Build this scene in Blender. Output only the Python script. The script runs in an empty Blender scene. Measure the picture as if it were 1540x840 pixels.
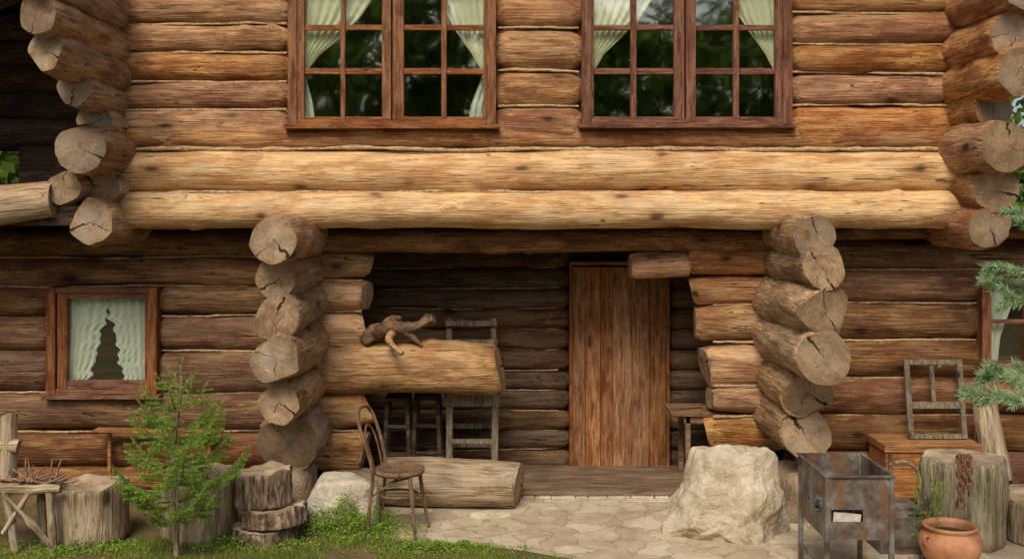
import bpy, math, random
import numpy as np
from mathutils import Vector as V, noise, Quaternion, Matrix
random.seed(7); RNG=np.random.default_rng(11)
scene=bpy.context.scene
CAMZ=2.5; FPX=1600.0
# survey helper: photo bearing + real depth (Y) -> metric world position
def S(px,py,Y):
    d=9+Y; return V(((px-770)*d/FPX, Y, CAMZ+(320-py)*d/FPX))
def SX(px,Y): return (px-770)*(9+Y)/FPX
def SZ(py,Y): return CAMZ+(320-py)*(9+Y)/FPX
def GY(py): return CAMZ*FPX/(py-320)-9      # ground depth

# ---------------------------------------------------------------- nodes
class NT:
    def __init__(s,name):
        s.mat=bpy.data.materials.new(name); s.mat.use_nodes=True
        s.t=s.mat.node_tree; s.t.nodes.clear()
    def add(s,typ,ins=None,**pr):
        n=s.t.nodes.new(typ)
        for k,v in pr.items(): setattr(n,k,v)
        for k,v in (ins or {}).items():
            if isinstance(v,bpy.types.NodeSocket): s.t.links.new(v,n.inputs[k])
            else: n.inputs[k].default_value=v
        return n
    def noise(s,vec,scale,detail=4,rough=.6,dist=0):
        return s.add('ShaderNodeTexNoise',{'Vector':vec,'Scale':scale,'Detail':detail,'Roughness':rough,'Distortion':dist}).outputs[0]
    def m(s,op,a,b=0.0,c=0.0,clamp=False):
        return s.add('ShaderNodeMath',{0:a,1:b,2:c},operation=op,use_clamp=clamp).outputs[0]
    def mr(s,v,a,b,c=0.0,d=1.0,smooth=False):
        return s.add('ShaderNodeMapRange',{0:v,1:a,2:b,3:c,4:d},interpolation_type='SMOOTHSTEP' if smooth else 'LINEAR').outputs[0]
    def mix(s,f,a,b,bt='MIX'):
        if isinstance(a,tuple) and len(a)==3:a=a+(1,)
        if isinstance(b,tuple) and len(b)==3:b=b+(1,)
        return s.add('ShaderNodeMixRGB',{0:f,1:a,2:b},blend_type=bt).outputs[0]
    def ramp(s,f,st):
        n=s.add('ShaderNodeValToRGB',{0:f}); e=n.color_ramp.elements
        while len(e)<len(st): e.new(.5)
        for i,(p,c) in enumerate(st): e[i].position=p; e[i].color=tuple(c)+(1,)
        return n.outputs[0]
    def map(s,vec,sc=(1,1,1),loc=(0,0,0),rot=(0,0,0)):
        return s.add('ShaderNodeMapping',{0:vec,1:loc,2:rot,3:sc}).outputs[0]
    def coord(s,rand=True):
        o=s.add('ShaderNodeTexCoord').outputs['Object']
        if not rand: return o
        r=s.add('ShaderNodeObjectInfo').outputs['Random']; s.rand=r
        v=s.add('ShaderNodeCombineXYZ',{0:s.m('MULTIPLY',r,37.0),1:s.m('MULTIPLY',r,53.0),2:s.m('MULTIPLY',r,19.0)}).outputs[0]
        return s.add('ShaderNodeVectorMath',{0:o,1:v},operation='ADD').outputs[0]
    def finish(s,col,rough=.8,bump=None,bs=.4,bd=.01,metal=0.0,spec=.3,**kw):
        ins={'Base Color':col if isinstance(col,bpy.types.NodeSocket) else tuple(col)+(1,),'Roughness':rough,'Metallic':metal,'Specular IOR Level':spec}
        if bump is not None:
            ins['Normal']=s.add('ShaderNodeBump',{'Height':bump,'Strength':bs,'Distance':bd}).outputs[0]
        p=s.add('ShaderNodeBsdfPrincipled',ins)
        o=s.add('ShaderNodeOutputMaterial',{0:p.outputs[0]})
        return s.mat

def wood(name,light,mid,dark,grey=(.3,.27,.22),ga=.3,rough=.72,crack=1.0,axis=0,knot=1.0,red=None,var=.25,sc=1.0,ra=.75,stain=.5,sat=(.86,1.06)):
    t=NT(name); c=t.coord()
    def st(a,b):
        v=[b*sc]*3; v[axis]=a*sc; return t.map(c,tuple(v))
    g1=t.noise(st(1.3,10),2.2,4,.72,.4)
    g2=t.noise(st(1.3,60),1.5,1,.7)
    bl=t.noise(st(1.2,2.8),1.9,4,.68,.4)
    gn=t.noise(st(1.3,4.8),1.8,4,.76,.5)
    f=t.m('ADD',t.m('MULTIPLY',g1,.46),t.m('ADD',t.m('MULTIPLY',g2,.28),t.m('MULTIPLY',bl,.30)))
    col=t.ramp(f,[(.43,dark),(.52,mid),(.605,light)])
    if red:
        col=t.mix(t.m('MULTIPLY',t.mr(bl,.50,.38,0,1,True),ra),col,red)
    col=t.mix(t.m('MULTIPLY',t.mr(gn,.50,.38,0,1,True),ga),col,grey)
    col=t.mix(t.m('MULTIPLY',t.mr(gn,.545,.68,0,1,True),stain),col,tuple(x*.45 for x in dark))
    vn=t.add('ShaderNodeTexVoronoi',{'Vector':st(2.1,4.6),'Scale':1.0,'Randomness':1.0})
    sep=t.add('ShaderNodeSeparateColor',{0:vn.outputs['Color']}).outputs[0]
    kd=t.m('ADD',vn.outputs['Distance'],t.m('MULTIPLY',t.m('SUBTRACT',g1,.5),.22))
    ks=t.mr(sep,.42,.47,0,1)
    km=t.m('MULTIPLY',t.mr(kd,.06,.20,1,0,True),ks)
    halo=t.m('MULTIPLY',t.mr(kd,.14,.55,1,0,True),ks)
    col=t.mix(t.m('MULTIPLY',halo,.6*knot),col,dark)
    col=t.mix(t.m('MULTIPLY',km,.9*knot),col,tuple(x*.22 for x in dark))
    cn=t.noise(st(.34,9),1.3,2,.5,.15)
    cm=t.mr(t.m('ABSOLUTE',t.m('SUBTRACT',cn,.5)),.0015,.009,1,0,True)
    cm=t.m('MULTIPLY',t.m('MULTIPLY',cm,t.mr(bl,.48,.54,0,1,True)),crack,clamp=True)
    col=t.mix(t.m('MULTIPLY',cm,.9),col,tuple(x*.18 for x in dark))
    val=t.mr(t.rand,0,1,1-var,1+var*.6)
    hsv=t.add('ShaderNodeHueSaturation',{'Hue':t.mr(t.m('FRACT',t.m('MULTIPLY',t.rand,7.3)),0,1,.498,.507),'Saturation':t.mr(t.m('FRACT',t.m('MULTIPLY',t.rand,13.7)),0,1,sat[0],sat[1]),'Value':val,'Color':col}).outputs[0]
    h=t.m('ADD',t.m('MULTIPLY',g1,.85),t.m('MULTIPLY',g2,.5))
    return t.finish(hsv,rough,h,1,.018,spec=.2)

def endgrain(name,light,dark,grey,ga):
    t=NT(name); o=t.coord(False); r=t.add('ShaderNodeObjectInfo').outputs['Random']
    fr=lambda k: t.m('FRACT',t.m('MULTIPLY',r,k))
    rot=t.add('ShaderNodeVectorRotate',{'Vector':o,'Angle':t.m('MULTIPLY',r,47.0)},rotation_type='X_AXIS').outputs[0]
    sx=t.add('ShaderNodeSeparateXYZ',{0:rot}); y,z=sx.outputs[1],sx.outputs[2]
    yz=t.add('ShaderNodeCombineXYZ',{0:t.m('MULTIPLY',r,30.0),1:y,2:z}).outputs[0]
    wob=t.noise(yz,9,3,.65)
    yo=t.m('ADD',y,t.mr(fr(3.3),0,1,-.03,.03)); 
    rad=t.m('SQRT',t.m('ADD',t.m('MULTIPLY',yo,yo),t.m('MULTIPLY',z,z)))
    ring=t.m('SINE',t.m('ADD',t.m('MULTIPLY',rad,420.0),t.m('MULTIPLY',wob,24.0)))
    ring=t.mr(ring,-1,1,0,1)
    bl=t.noise(yz,6,5,.75,.4)
    saw=t.noise(t.map(yz,(1,6,90)),2.0,1,.6)
    col=t.ramp(t.m('ADD',t.m('MULTIPLY',bl,.8),t.m('MULTIPLY',saw,.2)),[(.41,dark),(.60,light)])
    col=t.mix(t.m('MULTIPLY',ring,.42),col,dark)
    gm=t.m('MULTIPLY',t.m('MULTIPLY',t.mr(wob,.38,.56,0,1,True),ga),t.mr(fr(5.7),.1,.8,.2,1))
    col=t.mix(gm,col,grey)
    col=t.mix(t.mr(rad,.10,.23,0,.5),col,tuple(x*.5 for x in dark))
    def crk(a,w,lim,k):
        rr=t.add('ShaderNodeVectorRotate',{'Vector':rot,'Angle':a},rotation_type='X_AXIS').outputs[0]
        q=t.add('ShaderNodeSeparateXYZ',{0:rr}); yy,zz=q.outputs[1],q.outputs[2]
        zz=t.m('ADD',zz,t.m('MULTIPLY',t.m('SUBTRACT',wob,.5),k))
        wd=t.m('MULTIPLY',t.m('ADD',yy,.03),w)
        kk=t.m('LESS_THAN',t.m('ABSOLUTE',zz),wd)
        return t.m('MULTIPLY',kk,t.m('MULTIPLY',t.m('GREATER_THAN',yy,-.015),t.m('LESS_THAN',yy,lim)))
    c1=crk(0.0,t.mr(fr(9.1),0,1,.015,.09),.5,.10)
    c2=crk(t.mr(fr(17.0),0,1,1.2,5.0),t.mr(fr(23.0),0,1,.0,.045),t.mr(fr(31.0),0,1,.03,.2),-.12)
    c3=crk(t.mr(fr(41.0),0,1,.6,5.6),.016,t.mr(fr(37.0),0,1,.0,.13),.14)
    ck=t.m('MAXIMUM',c1,t.m('MAXIMUM',c2,c3))
    col=t.mix(t.m('MULTIPLY',ck,.93),col,(.012,.008,.005))
    h=t.m('ADD',t.m('MULTIPLY',saw,.5),t.m('MULTIPLY',bl,1.0))
    val=t.add('ShaderNodeHueSaturation',{'Value':t.mr(fr(61.0),0,1,.8,1.15),'Saturation':.95,'Color':col}).outputs[0]
    return t.finish(val,.85,h,.9,.016,spec=.2)

E_TAN=endgrain('endgrain_tan',(.55,.36,.19),(.22,.125,.055),(.30,.245,.18),.75)
E_RED=endgrain('endgrain_red',(.36,.17,.07),(.18,.075,.03),(.25,.19,.13),.35)
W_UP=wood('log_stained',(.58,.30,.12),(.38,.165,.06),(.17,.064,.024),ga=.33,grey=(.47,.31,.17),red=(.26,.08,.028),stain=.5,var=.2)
W_GOLD=wood('log_golden',(.78,.52,.25),(.64,.38,.15),(.37,.18,.065),ga=.5,grey=(.62,.47,.28),var=.06,red=(.50,.25,.085),ra=.65,stain=.35)
W_COL=wood('log_weathered',(.52,.35,.19),(.36,.21,.10),(.165,.085,.038),ga=.55,grey=(.35,.275,.195),red=(.30,.135,.055),ra=.5)
W_STUB=wood('log_stub',(.64,.38,.17),(.46,.23,.088),(.21,.088,.032),ga=.4,grey=(.50,.37,.22),red=(.40,.14,.048),ra=.6)
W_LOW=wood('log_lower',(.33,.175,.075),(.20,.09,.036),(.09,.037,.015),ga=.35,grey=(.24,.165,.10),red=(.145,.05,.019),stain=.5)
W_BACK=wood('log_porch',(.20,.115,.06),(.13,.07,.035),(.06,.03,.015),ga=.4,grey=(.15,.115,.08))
W_FLOOR=wood('porch_boards',(.24,.16,.10),(.16,.10,.06),(.08,.05,.03),ga=.5,grey=(.22,.18,.13))
W_GREY=wood('wood_grey',(.54,.42,.27),(.38,.275,.16),(.17,.11,.06),ga=.6,grey=(.43,.37,.29),crack=1)
W_DARK=wood('wood_dark',(.12,.065,.035),(.07,.036,.02),(.03,.016,.01),ga=.2)
W_FRAME=wood('frame_wood',(.38,.145,.055),(.24,.08,.03),(.12,.036,.014),ga=.35,grey=(.38,.22,.12),sc=1.6,knot=.3)
W_FRAMEZ=wood('frame_wood_v',(.38,.145,.055),(.24,.08,.03),(.12,.036,.014),ga=.35,grey=(.38,.22,.12),sc=1.6,knot=.3,axis=2)
W_DOOR=wood('door_boards',(.45,.22,.085),(.30,.12,.042),(.14,.05,.018),ga=.4,grey=(.42,.26,.14),axis=2,sc=1.5,knot=.5,stain=.4)
W_CHEST=wood('chest_wood',(.56,.24,.055),(.43,.16,.035),(.20,.07,.02),ga=.2,grey=(.40,.2,.08),sc=1.2,knot=.3,crack=.5)
W_GREYZ=wood('wood_grey_v',(.52,.41,.27),(.36,.27,.165),(.16,.11,.062),ga=.6,grey=(.40,.34,.27),axis=2)
W_CHAIR=wood('chair_wood',(.28,.16,.07),(.18,.095,.04),(.08,.04,.02),ga=.2,sc=2,axis=2,crack=.3,knot=.1)
W_OLD=wood('old_frame',(.34,.27,.18),(.22,.17,.11),(.10,.075,.05),ga=.6,grey=(.27,.25,.21),sc=2,axis=2)
W_TABLE=wood('table_wood',(.30,.16,.07),(.18,.09,.04),(.08,.04,.02),ga=.3,grey=(.2,.15,.1))

def mk_rope():
    t=NT('caulk_rope'); c=t.coord()
    n=t.noise(t.map(c,(30,60,60)),1,3); col=t.ramp(n,[(.3,(.20,.115,.055)),(.6,(.56,.40,.23))])
    return t.finish(col,.9,n,.8,.01)
ROPE=mk_rope()
def mk_plain(name,c1,c2,scale=8,rough=.8,metal=0,bs=.4,spec=.3):
    t=NT(name); c=t.coord(); n=t.noise(c,scale,5,.65,.2)
    return t.finish(t.ramp(n,[(.35,c1),(.65,c2)]),rough,n,bs,.01,metal=metal,spec=spec)
LIGHT_BLOCK=mk_plain('wall_light_block',(.035,.02,.01),(.08,.045,.022))  # caulk-brown, for the boxes added behind the logs to block light
ROOM=mk_plain('room_dark',(.03,.03,.018),(.06,.055,.035))
CLAY=mk_plain('terracotta',(.32,.13,.06),(.56,.28,.14),5,.65)
SOIL=mk_plain('soil',(.03,.02,.012),(.08,.05,.03))
CHAINM=mk_plain('rust_chain',(.12,.055,.03),(.38,.17,.08),30,.65,.3)

def mk_rust():
    t=NT('rusty_steel'); c=t.coord()
    n=t.noise(c,5,5,.7,.3); n2=t.noise(t.map(c,(5,5,1.0)),3,5,.7)
    col=t.ramp(n,[(.34,(.05,.035,.028)),(.46,(.12,.09,.07)),(.56,(.17,.165,.145)),(.7,(.30,.30,.27))])
    col=t.mix(t.m('MULTIPLY',t.mr(n2,.50,.62,0,1,True),.7),col,(.19,.08,.032))
    return t.finish(col,.6,n,.4,.006,metal=.2)
RUST=mk_rust()

def mk_stone(name,a,b):
    t=NT(name); c=t.coord(); n=t.noise(c,3.2,7,.72,.3); n2=t.noise(c,26,3,.7)
    col=t.ramp(n,[(.36,a),(.58,b)])
    col=t.mix(t.m('MULTIPLY',n2,.35),col,a)
    st=t.noise(t.map(c,(2.5,2.5,.9)),2,5,.75)
    col=t.mix(t.m('MULTIPLY',t.mr(st,.48,.64,0,1,True),.55),col,(.33,.235,.135))
    col=t.mix(t.m('MULTIPLY',t.mr(n,.40,.33,0,1,True),.5),col,(.13,.10,.065))
    h=t.m('ADD',n,t.m('MULTIPLY',n2,.25))
    return t.finish(col,.85,h,1,.06,spec=.2)
STONE=mk_stone('limestone',(.42,.34,.225),(.66,.57,.42))
STONE2=mk_stone('stone_brown',(.20,.14,.085),(.38,.29,.19))

def mk_bark():
    t=NT('bark'); c=t.coord(); n=t.noise(t.map(c,(14,14,3)),1.6,5,.72,.5)
    col=t.ramp(n,[(.38,(.05,.032,.02)),(.5,(.20,.135,.085)),(.64,(.42,.32,.21))])
    return t.finish(col,.9,n,1,.03)
BARK=mk_bark()
def mk_top():
    t=NT('cut_top'); o=t.coord(False); s=t.add('ShaderNodeSeparateXYZ',{0:o})
    rad=t.m('SQRT',t.m('ADD',t.m('MULTIPLY',s.outputs[0],s.outputs[0]),t.m('MULTIPLY',s.outputs[1],s.outputs[1])))
    w=t.noise(o,6,5); ring=t.m('SINE',t.m('ADD',t.m('MULTIPLY',rad,380.),t.m('MULTIPLY',w,20.)))
    col=t.ramp(w,[(.35,(.26,.18,.11)),(.62,(.58,.45,.29))])
    col=t.mix(t.mr(ring,-1,1,0,.35),col,(.17,.10,.055))
    return t.finish(col,.85,w,.6,.01)
CUT=mk_top()

def mk_paving():
    t=NT('flagstones'); c=t.coord(False)
    d=t.add('ShaderNodeVectorMath',{0:c,1:t.add('ShaderNodeVectorMath',{0:t.add('ShaderNodeTexNoise',{'Vector':c,'Scale':2.6,'Detail':4.0,'Roughness':.7}).outputs[1],'Scale':.45},operation='SCALE').outputs[0]},operation='ADD').outputs[0]
    e=t.add('ShaderNodeTexVoronoi',{'Vector':d,'Scale':3.7},feature='DISTANCE_TO_EDGE',voronoi_dimensions='2D').outputs['Distance']
    cc=t.add('ShaderNodeTexVoronoi',{'Vector':d,'Scale':3.7},voronoi_dimensions='2D').outputs['Color']
    s=t.add('ShaderNodeSeparateColor',{0:cc}).outputs[0]
    n=t.noise(c,5,5,.72,.3); n2=t.noise(c,40,3,.7)
    col=t.ramp(t.m('ADD',t.m('MULTIPLY',s,.25),t.m('MULTIPLY',n,.75)),[(.28,(.36,.275,.175)),(.5,(.52,.42,.285)),(.70,(.66,.575,.42))])
    col=t.mix(t.m('MULTIPLY',n2,.35),col,(.29,.22,.135))
    mo=t.m('MULTIPLY',t.mr(e,.003,.045,1,0,True),t.mr(n,.38,.56,1,.15))
    col=t.mix(t.m('MULTIPLY',mo,.6),col,(.21,.155,.09))
    big=t.noise(c,1.5,5,.7)
    col=t.mix(t.m('MULTIPLY',t.mr(big,.50,.66,0,1,True),.5),col,(.31,.225,.13))
    h=t.m('SUBTRACT',t.m('MULTIPLY',n,.7),t.m('MULTIPLY',t.mr(e,.003,.045,1,0,True),.5))
    return t.finish(col,.85,h,.7,.02,spec=.2)
PAVE=mk_paving()
def mk_ground():
    t=NT('earth'); c=t.coord(False); n=t.noise(c,1.6,6,.7,.3); n2=t.noise(c,25,4,.7)
    col=t.ramp(n,[(.40,(.24,.15,.08)),(.50,(.15,.12,.05)),(.6,(.08,.11,.03))])
    col=t.mix(t.m('MULTIPLY',n2,.5),col,(.12,.08,.04))
    return t.finish(col,.95,n2,.9,.03,spec=.1)
EARTH=mk_ground()
def mk_leaf(name,a,b,trans=.35,sc=3):
    t=NT(name); c=t.coord(); n=t.noise(c,sc,1,.7)
    gi=t.add('ShaderNodeNewGeometry').outputs['Random Per Island']
    f=t.m('ADD',t.m('MULTIPLY',n,.55),t.m('MULTIPLY',gi,.45))
    col=t.ramp(f,[(.25,a),(.72,b)])
    d=t.add('ShaderNodeBsdfDiffuse',{0:col})
    tr=t.add('ShaderNodeBsdfTranslucent',{0:col})
    mx=t.add('ShaderNodeMixShader',{0:trans,1:d.outputs[0],2:tr.outputs[0]})
    t.add('ShaderNodeOutputMaterial',{0:mx.outputs[0]}); return t.mat
GRASS=mk_leaf('grass_blades',(.10,.15,.025),(.36,.42,.08))
SPRUCE=mk_leaf('spruce_needles',(.10,.18,.035),(.46,.60,.12),.35,6)
PINE=mk_leaf('pine_needles',(.20,.31,.15),(.52,.68,.38),.35,5)
LEAF=mk_leaf('forest_leaves',(.07,.13,.02),(.36,.50,.10),.6,.4)
WEED=mk_leaf('weed_leaves',(.12,.20,.03),(.34,.48,.08),.4,8)

def mk_glass():
    t=NT('window_glass'); c=t.coord(); n=t.noise(c,2.2,1)
    b=t.add('ShaderNodeBump',{'Height':n,'Strength':.10,'Distance':.02}).outputs[0]
    g=t.add('ShaderNodeBsdfGlossy',{'Color':(.97,1,.95,1),'Roughness':.03,'Normal':b})
    tr=t.add('ShaderNodeBsdfTransparent',{0:(.95,.98,.92,1)})
    mx=t.add('ShaderNodeMixShader',{0:.25,1:tr.outputs[0],2:g.outputs[0]})
    t.add('ShaderNodeOutputMaterial',{0:mx.outputs[0]}); return t.mat
GLASS=mk_glass()
def mk_curt(name,col):
    t=NT(name); c=t.coord(); n=t.noise(t.map(c,(30,30,1.5)),1.2,2)
    cc=t.mix(t.m('MULTIPLY',n,.25),col,tuple(x*.6 for x in col))
    d=t.add('ShaderNodeBsdfDiffuse',{0:cc}); tr=t.add('ShaderNodeBsdfTranslucent',{0:cc})
    mx=t.add('ShaderNodeMixShader',{0:.2,1:d.outputs[0],2:tr.outputs[0]})
    t.add('ShaderNodeOutputMaterial',{0:mx.outputs[0]}); return t.mat
CURT=mk_curt('curtain_cloth',(.95,.95,.72)); CURT2=mk_curt('curtain_pale',(.86,.92,.82))

# ---------------------------------------------------------------- mesh tools
def empty(name,loc=(0,0,0)):
    e=bpy.data.objects.new(name,None); e.location=loc; e.empty_display_size=.2
    scene.collection.objects.link(e); return e
class MB:
    def __init__(s): s.v=[];s.f=[];s.mi=[];s.sm=[]
    def add(s,vs,fs,mi=0,sm=False):
        o=len(s.v); s.v+= [tuple(x) for x in vs]; s.f+=[tuple(i+o for i in f) for f in fs]
        s.mi+=[mi]*len(fs); s.sm+=[sm]*len(fs)
    def box(s,a,b,mi=0,rot=None,piv=None,j=0):
        x0,y0,z0=a;x1,y1,z1=b
        vs=[V(p) for p in [(x0,y0,z0),(x1,y0,z0),(x1,y1,z0),(x0,y1,z0),(x0,y0,z1),(x1,y0,z1),(x1,y1,z1),(x0,y1,z1)]]
        if j: vs=[v+V([random.uniform(-j,j) for _ in range(3)]) for v in vs]
        if rot is not None:
            pv=V(piv) if piv is not None else (V(a)+V(b))/2
            vs=[rot@(v-pv)+pv for v in vs]
        s.add(vs,[(3,2,1,0),(4,5,6,7),(0,1,5,4),(1,2,6,5),(2,3,7,6),(3,0,4,7)],mi)
    def beam(s,p,q,w,h,mi=0,up=(0,0,1)):
        p=V(p);q=V(q);x=(q-p).normalized(); u=V(up)
        if abs(x.dot(u))>.98:u=V((0,1,0))
        y=u.cross(x).normalized(); z=x.cross(y)
        vs=[]
        for e in (p,q):
            for a,b in((-1,-1),(1,-1),(1,1),(-1,1)): vs.append(e+y*w/2*a+z*h/2*b)
        s.add(vs,[(3,2,1,0),(4,5,6,7),(0,1,5,4),(1,2,6,5),(2,3,7,6),(3,0,4,7)],mi)
    def tube(s,pts,rad,n=10,mi=0,cap=True,wob=0,capmi=None):
        pts=[V(p) for p in pts]; 
        if not isinstance(rad,(list,tuple)): rad=[rad]*len(pts)
        o=[];N=len(pts); up=None
        for i,p in enumerate(pts):
            t=(pts[min(i+1,N-1)]-pts[max(i-1,0)]).normalized()
            if up is None:
                up=V((0,0,1)) if abs(t.z)<.9 else V((0,1,0))
            a=up.cross(t).normalized(); b=t.cross(a); up=b
            for k in range(n):
                th=2*math.pi*k/n; r=rad[i]
                if wob: r*=1+wob*noise.noise(V((p.x*9+math.cos(th)*1.5,p.y*9+math.sin(th)*1.5,p.z*9)))*2
                o.append(p+a*math.cos(th)*r+b*math.sin(th)*r)
        fs=[(i*n+k,i*n+(k+1)%n,(i+1)*n+(k+1)%n,(i+1)*n+k) for i in range(N-1) for k in range(n)]
        s.add(o,fs,mi,True)
        if cap:
            cm=mi if capmi is None else capmi
            s.add(o[:n],[tuple(reversed(range(n)))],cm); s.add(o[-n:],[tuple(range(n))],cm)
    def lathe(s,prof,c,n=32,mi=0):
        vs=[(c[0]+r*math.cos(2*math.pi*k/n),c[1]+r*math.sin(2*math.pi*k/n),c[2]+z) for r,z in prof for k in range(n)]
        s.add(vs,[(i*n+k,i*n+(k+1)%n,(i+1)*n+(k+1)%n,(i+1)*n+k) for i in range(len(prof)-1) for k in range(n)],mi,True)
    def build(s,name,mats,parent=None,bevel=0,loc=None):
        me=bpy.data.meshes.new(name); me.from_pydata(s.v,[],s.f)
        for m in (mats if isinstance(mats,(list,tuple)) else [mats]): me.materials.append(m)
        me.polygons.foreach_set('material_index',s.mi); me.polygons.foreach_set('use_smooth',s.sm); me.update()
        o=bpy.data.objects.new(name,me); scene.collection.objects.link(o)
        if parent: o.parent=parent
        if loc: o.location=loc
        if bevel:
            b=o.modifiers.new('b','BEVEL'); b.width=bevel; b.segments=2; b.limit_method='ANGLE'
        return o
def smooth(pts,k=6):
    pts=[V(p) for p in pts]; out=[]
    for i in range(len(pts)-1):
        p0=pts[max(i-1,0)];p1=pts[i];p2=pts[i+1];p3=pts[min(i+2,len(pts)-1)]
        for j in range(k):
            t=j/k; out.append(.5*((2*p1)+(p2-p0)*t+(2*p0-5*p1+4*p2-p3)*t*t+(3*p1-p0-3*p2+p3)*t**3))
    out.append(pts[-1]); return out
def lerpl(r,n):
    r=list(r); return [float(np.interp(i/(n-1),np.linspace(0,1,len(r)),r)) for i in range(n)]

def make_log(name,p0,p1,r0,r1,mats,parent,sy=1.,sz=1.,t0=None,t1=None,rough=.03,bend=.012,n=32,step=.055,skew=.03,hew=.0,sq=2.0):
    """hand-peeled log along local X; hew adds axe-flattened facets near the ends, sq>2 squares the section"""
    a=V(p0);b=V(p1);L=(b-a).length; q=(b-a).to_track_quat('X','Z'); sd=random.uniform(0,500)
    N=max(4,int(L/step)); vs=[];fs=[];mi=[];sm=[]
    knots=[(random.uniform(-L/2,L/2),random.uniform(0,6.28),random.uniform(.02,.06),random.uniform(.03,.06)) for _ in range(int(L*2.5)+1)]
    fac=[(random.uniform(0,6.28),random.uniform(.72,.93)) for _ in range(random.randint(2,5))]
    sk0=V((0,random.uniform(-1,1)*skew*3,random.uniform(-1,1)*skew*3)); sk1=V((0,random.uniform(-1,1)*skew*3,random.uniform(-1,1)*skew*3))
    def ring(i,scale=1.0):
        u=i/N; x=-L/2+L*u; r=r0+(r1-r0)*u; out=[]
        cy=bend*noise.noise(V((x*.6,sd,1)))*2; cz=bend*noise.noise(V((x*.6,sd,7)))*2
        tf=1
        if t0 and (x+L/2)<t0[0]: s_=(x+L/2)/t0[0]; tf=t0[1]+(1-t0[1])*math.sin(s_*math.pi/2)
        if t1 and (L/2-x)<t1[0]: s_=(L/2-x)/t1[0]; tf=min(tf,t1[1]+(1-t1[1])*math.sin(s_*math.pi/2))
        de=min(x+L/2,L/2-x); hw=hew*max(0,1-de/.35)
        for k in range(n):
            th=2*math.pi*k/n; c,s_=math.cos(th),math.sin(th)
            rr=r*(1+rough*2*noise.noise(V((x*1.6+sd,c*.9,s_*.9)))+rough*1.1*noise.noise(V((x*5+sd,c*2.6,s_*2.6)))+rough*.5*noise.noise(V((x*2+sd,c*9,s_*9))))
            if sq>2: rr/=(abs(c)**sq+abs(s_)**sq)**(1/sq)
            if hw>0:
                for fa,fd in fac:
                    pr=rr*math.cos(th-fa); lim=r*fd
                    if pr>lim: rr-=(rr-lim/max(.3,math.cos(th-fa)))*hw
            for kx,ka,kh,kw in knots:
                if abs(x-kx)<.12:
                    da=(th-ka+math.pi)%(2*math.pi)-math.pi
                    dd=((x-kx)**2+(da*r)**2)/(kw*kw)
                    if dd<4: rr+=kh*.45*math.exp(-dd)
            xx=x
            if i==0: xx+=sk0.y*c*r*scale+sk0.z*s_*r*scale
            if i==N: xx+=sk1.y*c*r*scale+sk1.z*s_*r*scale
            rr*=scale
            out.append(V((xx,(cy+c*rr*sy*tf),(cz+s_*rr*sz*tf))))
        return out
    for i in range(N+1): vs+=ring(i,1.0 if 0<i<N else .94)
    for i in range(N):
        for k in range(n): fs.append((i*n+k,i*n+(k+1)%n,(i+1)*n+(k+1)%n,(i+1)*n+k)); mi.append(0); sm.append(True)
    for i in (0,N):
        o=len(vs); 
        for sc_ in (.94,.6,.3): 
            rg=ring(i,sc_)
            for v in rg: v.x+=.010*noise.noise(V((v.y*10+sd,v.z*10,i)))*(0 if sc_>.9 else 1)
            vs+=rg
        cen=ring(i,.001)[0]; vs.append(cen); ci=len(vs)-1
        for w in range(2):
            for k in range(n):
                f=(o+w*n+k,o+w*n+(k+1)%n,o+(w+1)*n+(k+1)%n,o+(w+1)*n+k)
                fs.append(f if i==N else tuple(reversed(f))); mi.append(1); sm.append(True)
        for k in range(n):
            f=(o+2*n+k,o+2*n+(k+1)%n,ci); fs.append(f if i==N else tuple(reversed(f))); mi.append(1); sm.append(True)
    me=bpy.data.meshes.new(name); me.from_pydata([tuple(v) for v in vs],[],fs)
    for m in mats: me.materials.append(m)
    me.polygons.foreach_set('material_index',mi); me.polygons.foreach_set('use_smooth',sm); me.update()
    ob=bpy.data.objects.new(name,me); scene.collection.objects.link(ob)
    ob.location=(a+b)/2; ob.rotation_mode='QUATERNION'; ob.rotation_quaternion=q; ob.parent=parent
    return ob
def hlog(name,px0,px1,py0,py1,Yf,mats,parent,depth=.15,over=1.04,**k):
    z0=SZ(py0,Yf);z1=SZ(py1,Yf);zc=(z0+z1)/2;r=abs(z0-z1)/2*over
    k.setdefault('sq',random.uniform(2.1,2.6))
    return make_log(name,(SX(px0,Yf),Yf+depth,zc+random.uniform(-.006,.006)),(SX(px1,Yf),Yf+depth,zc+random.uniform(-.006,.006)),r*random.uniform(.97,1.03),r*random.uniform(.95,1.05),mats,parent,sy=depth/r,**k)
def rope(px0,px1,py,Yf,parent,r=.011,depth=.055,dy=0):
    x0,x1=SX(px0,Yf),SX(px1,Yf);z=SZ(py,Yf);n=max(3,int((x1-x0)/.05));sd=random.uniform(0,99);m=MB()
    pts=[];rr=[]
    for i in range(n+1):
        x=x0+(x1-x0)*i/n; pts.append((x,Yf+depth+.014*noise.noise(V((x*3,sd,0))),z+.024*noise.noise(V((x*1.1,sd,5)))+.007*noise.noise(V((x*9,sd,5)))))
        rr.append(r*(1+.7*noise.noise(V((x*7,sd,9)))))
    m.tube(pts,rr,8); m.build('caulking_rope',ROPE,parent)

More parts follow.
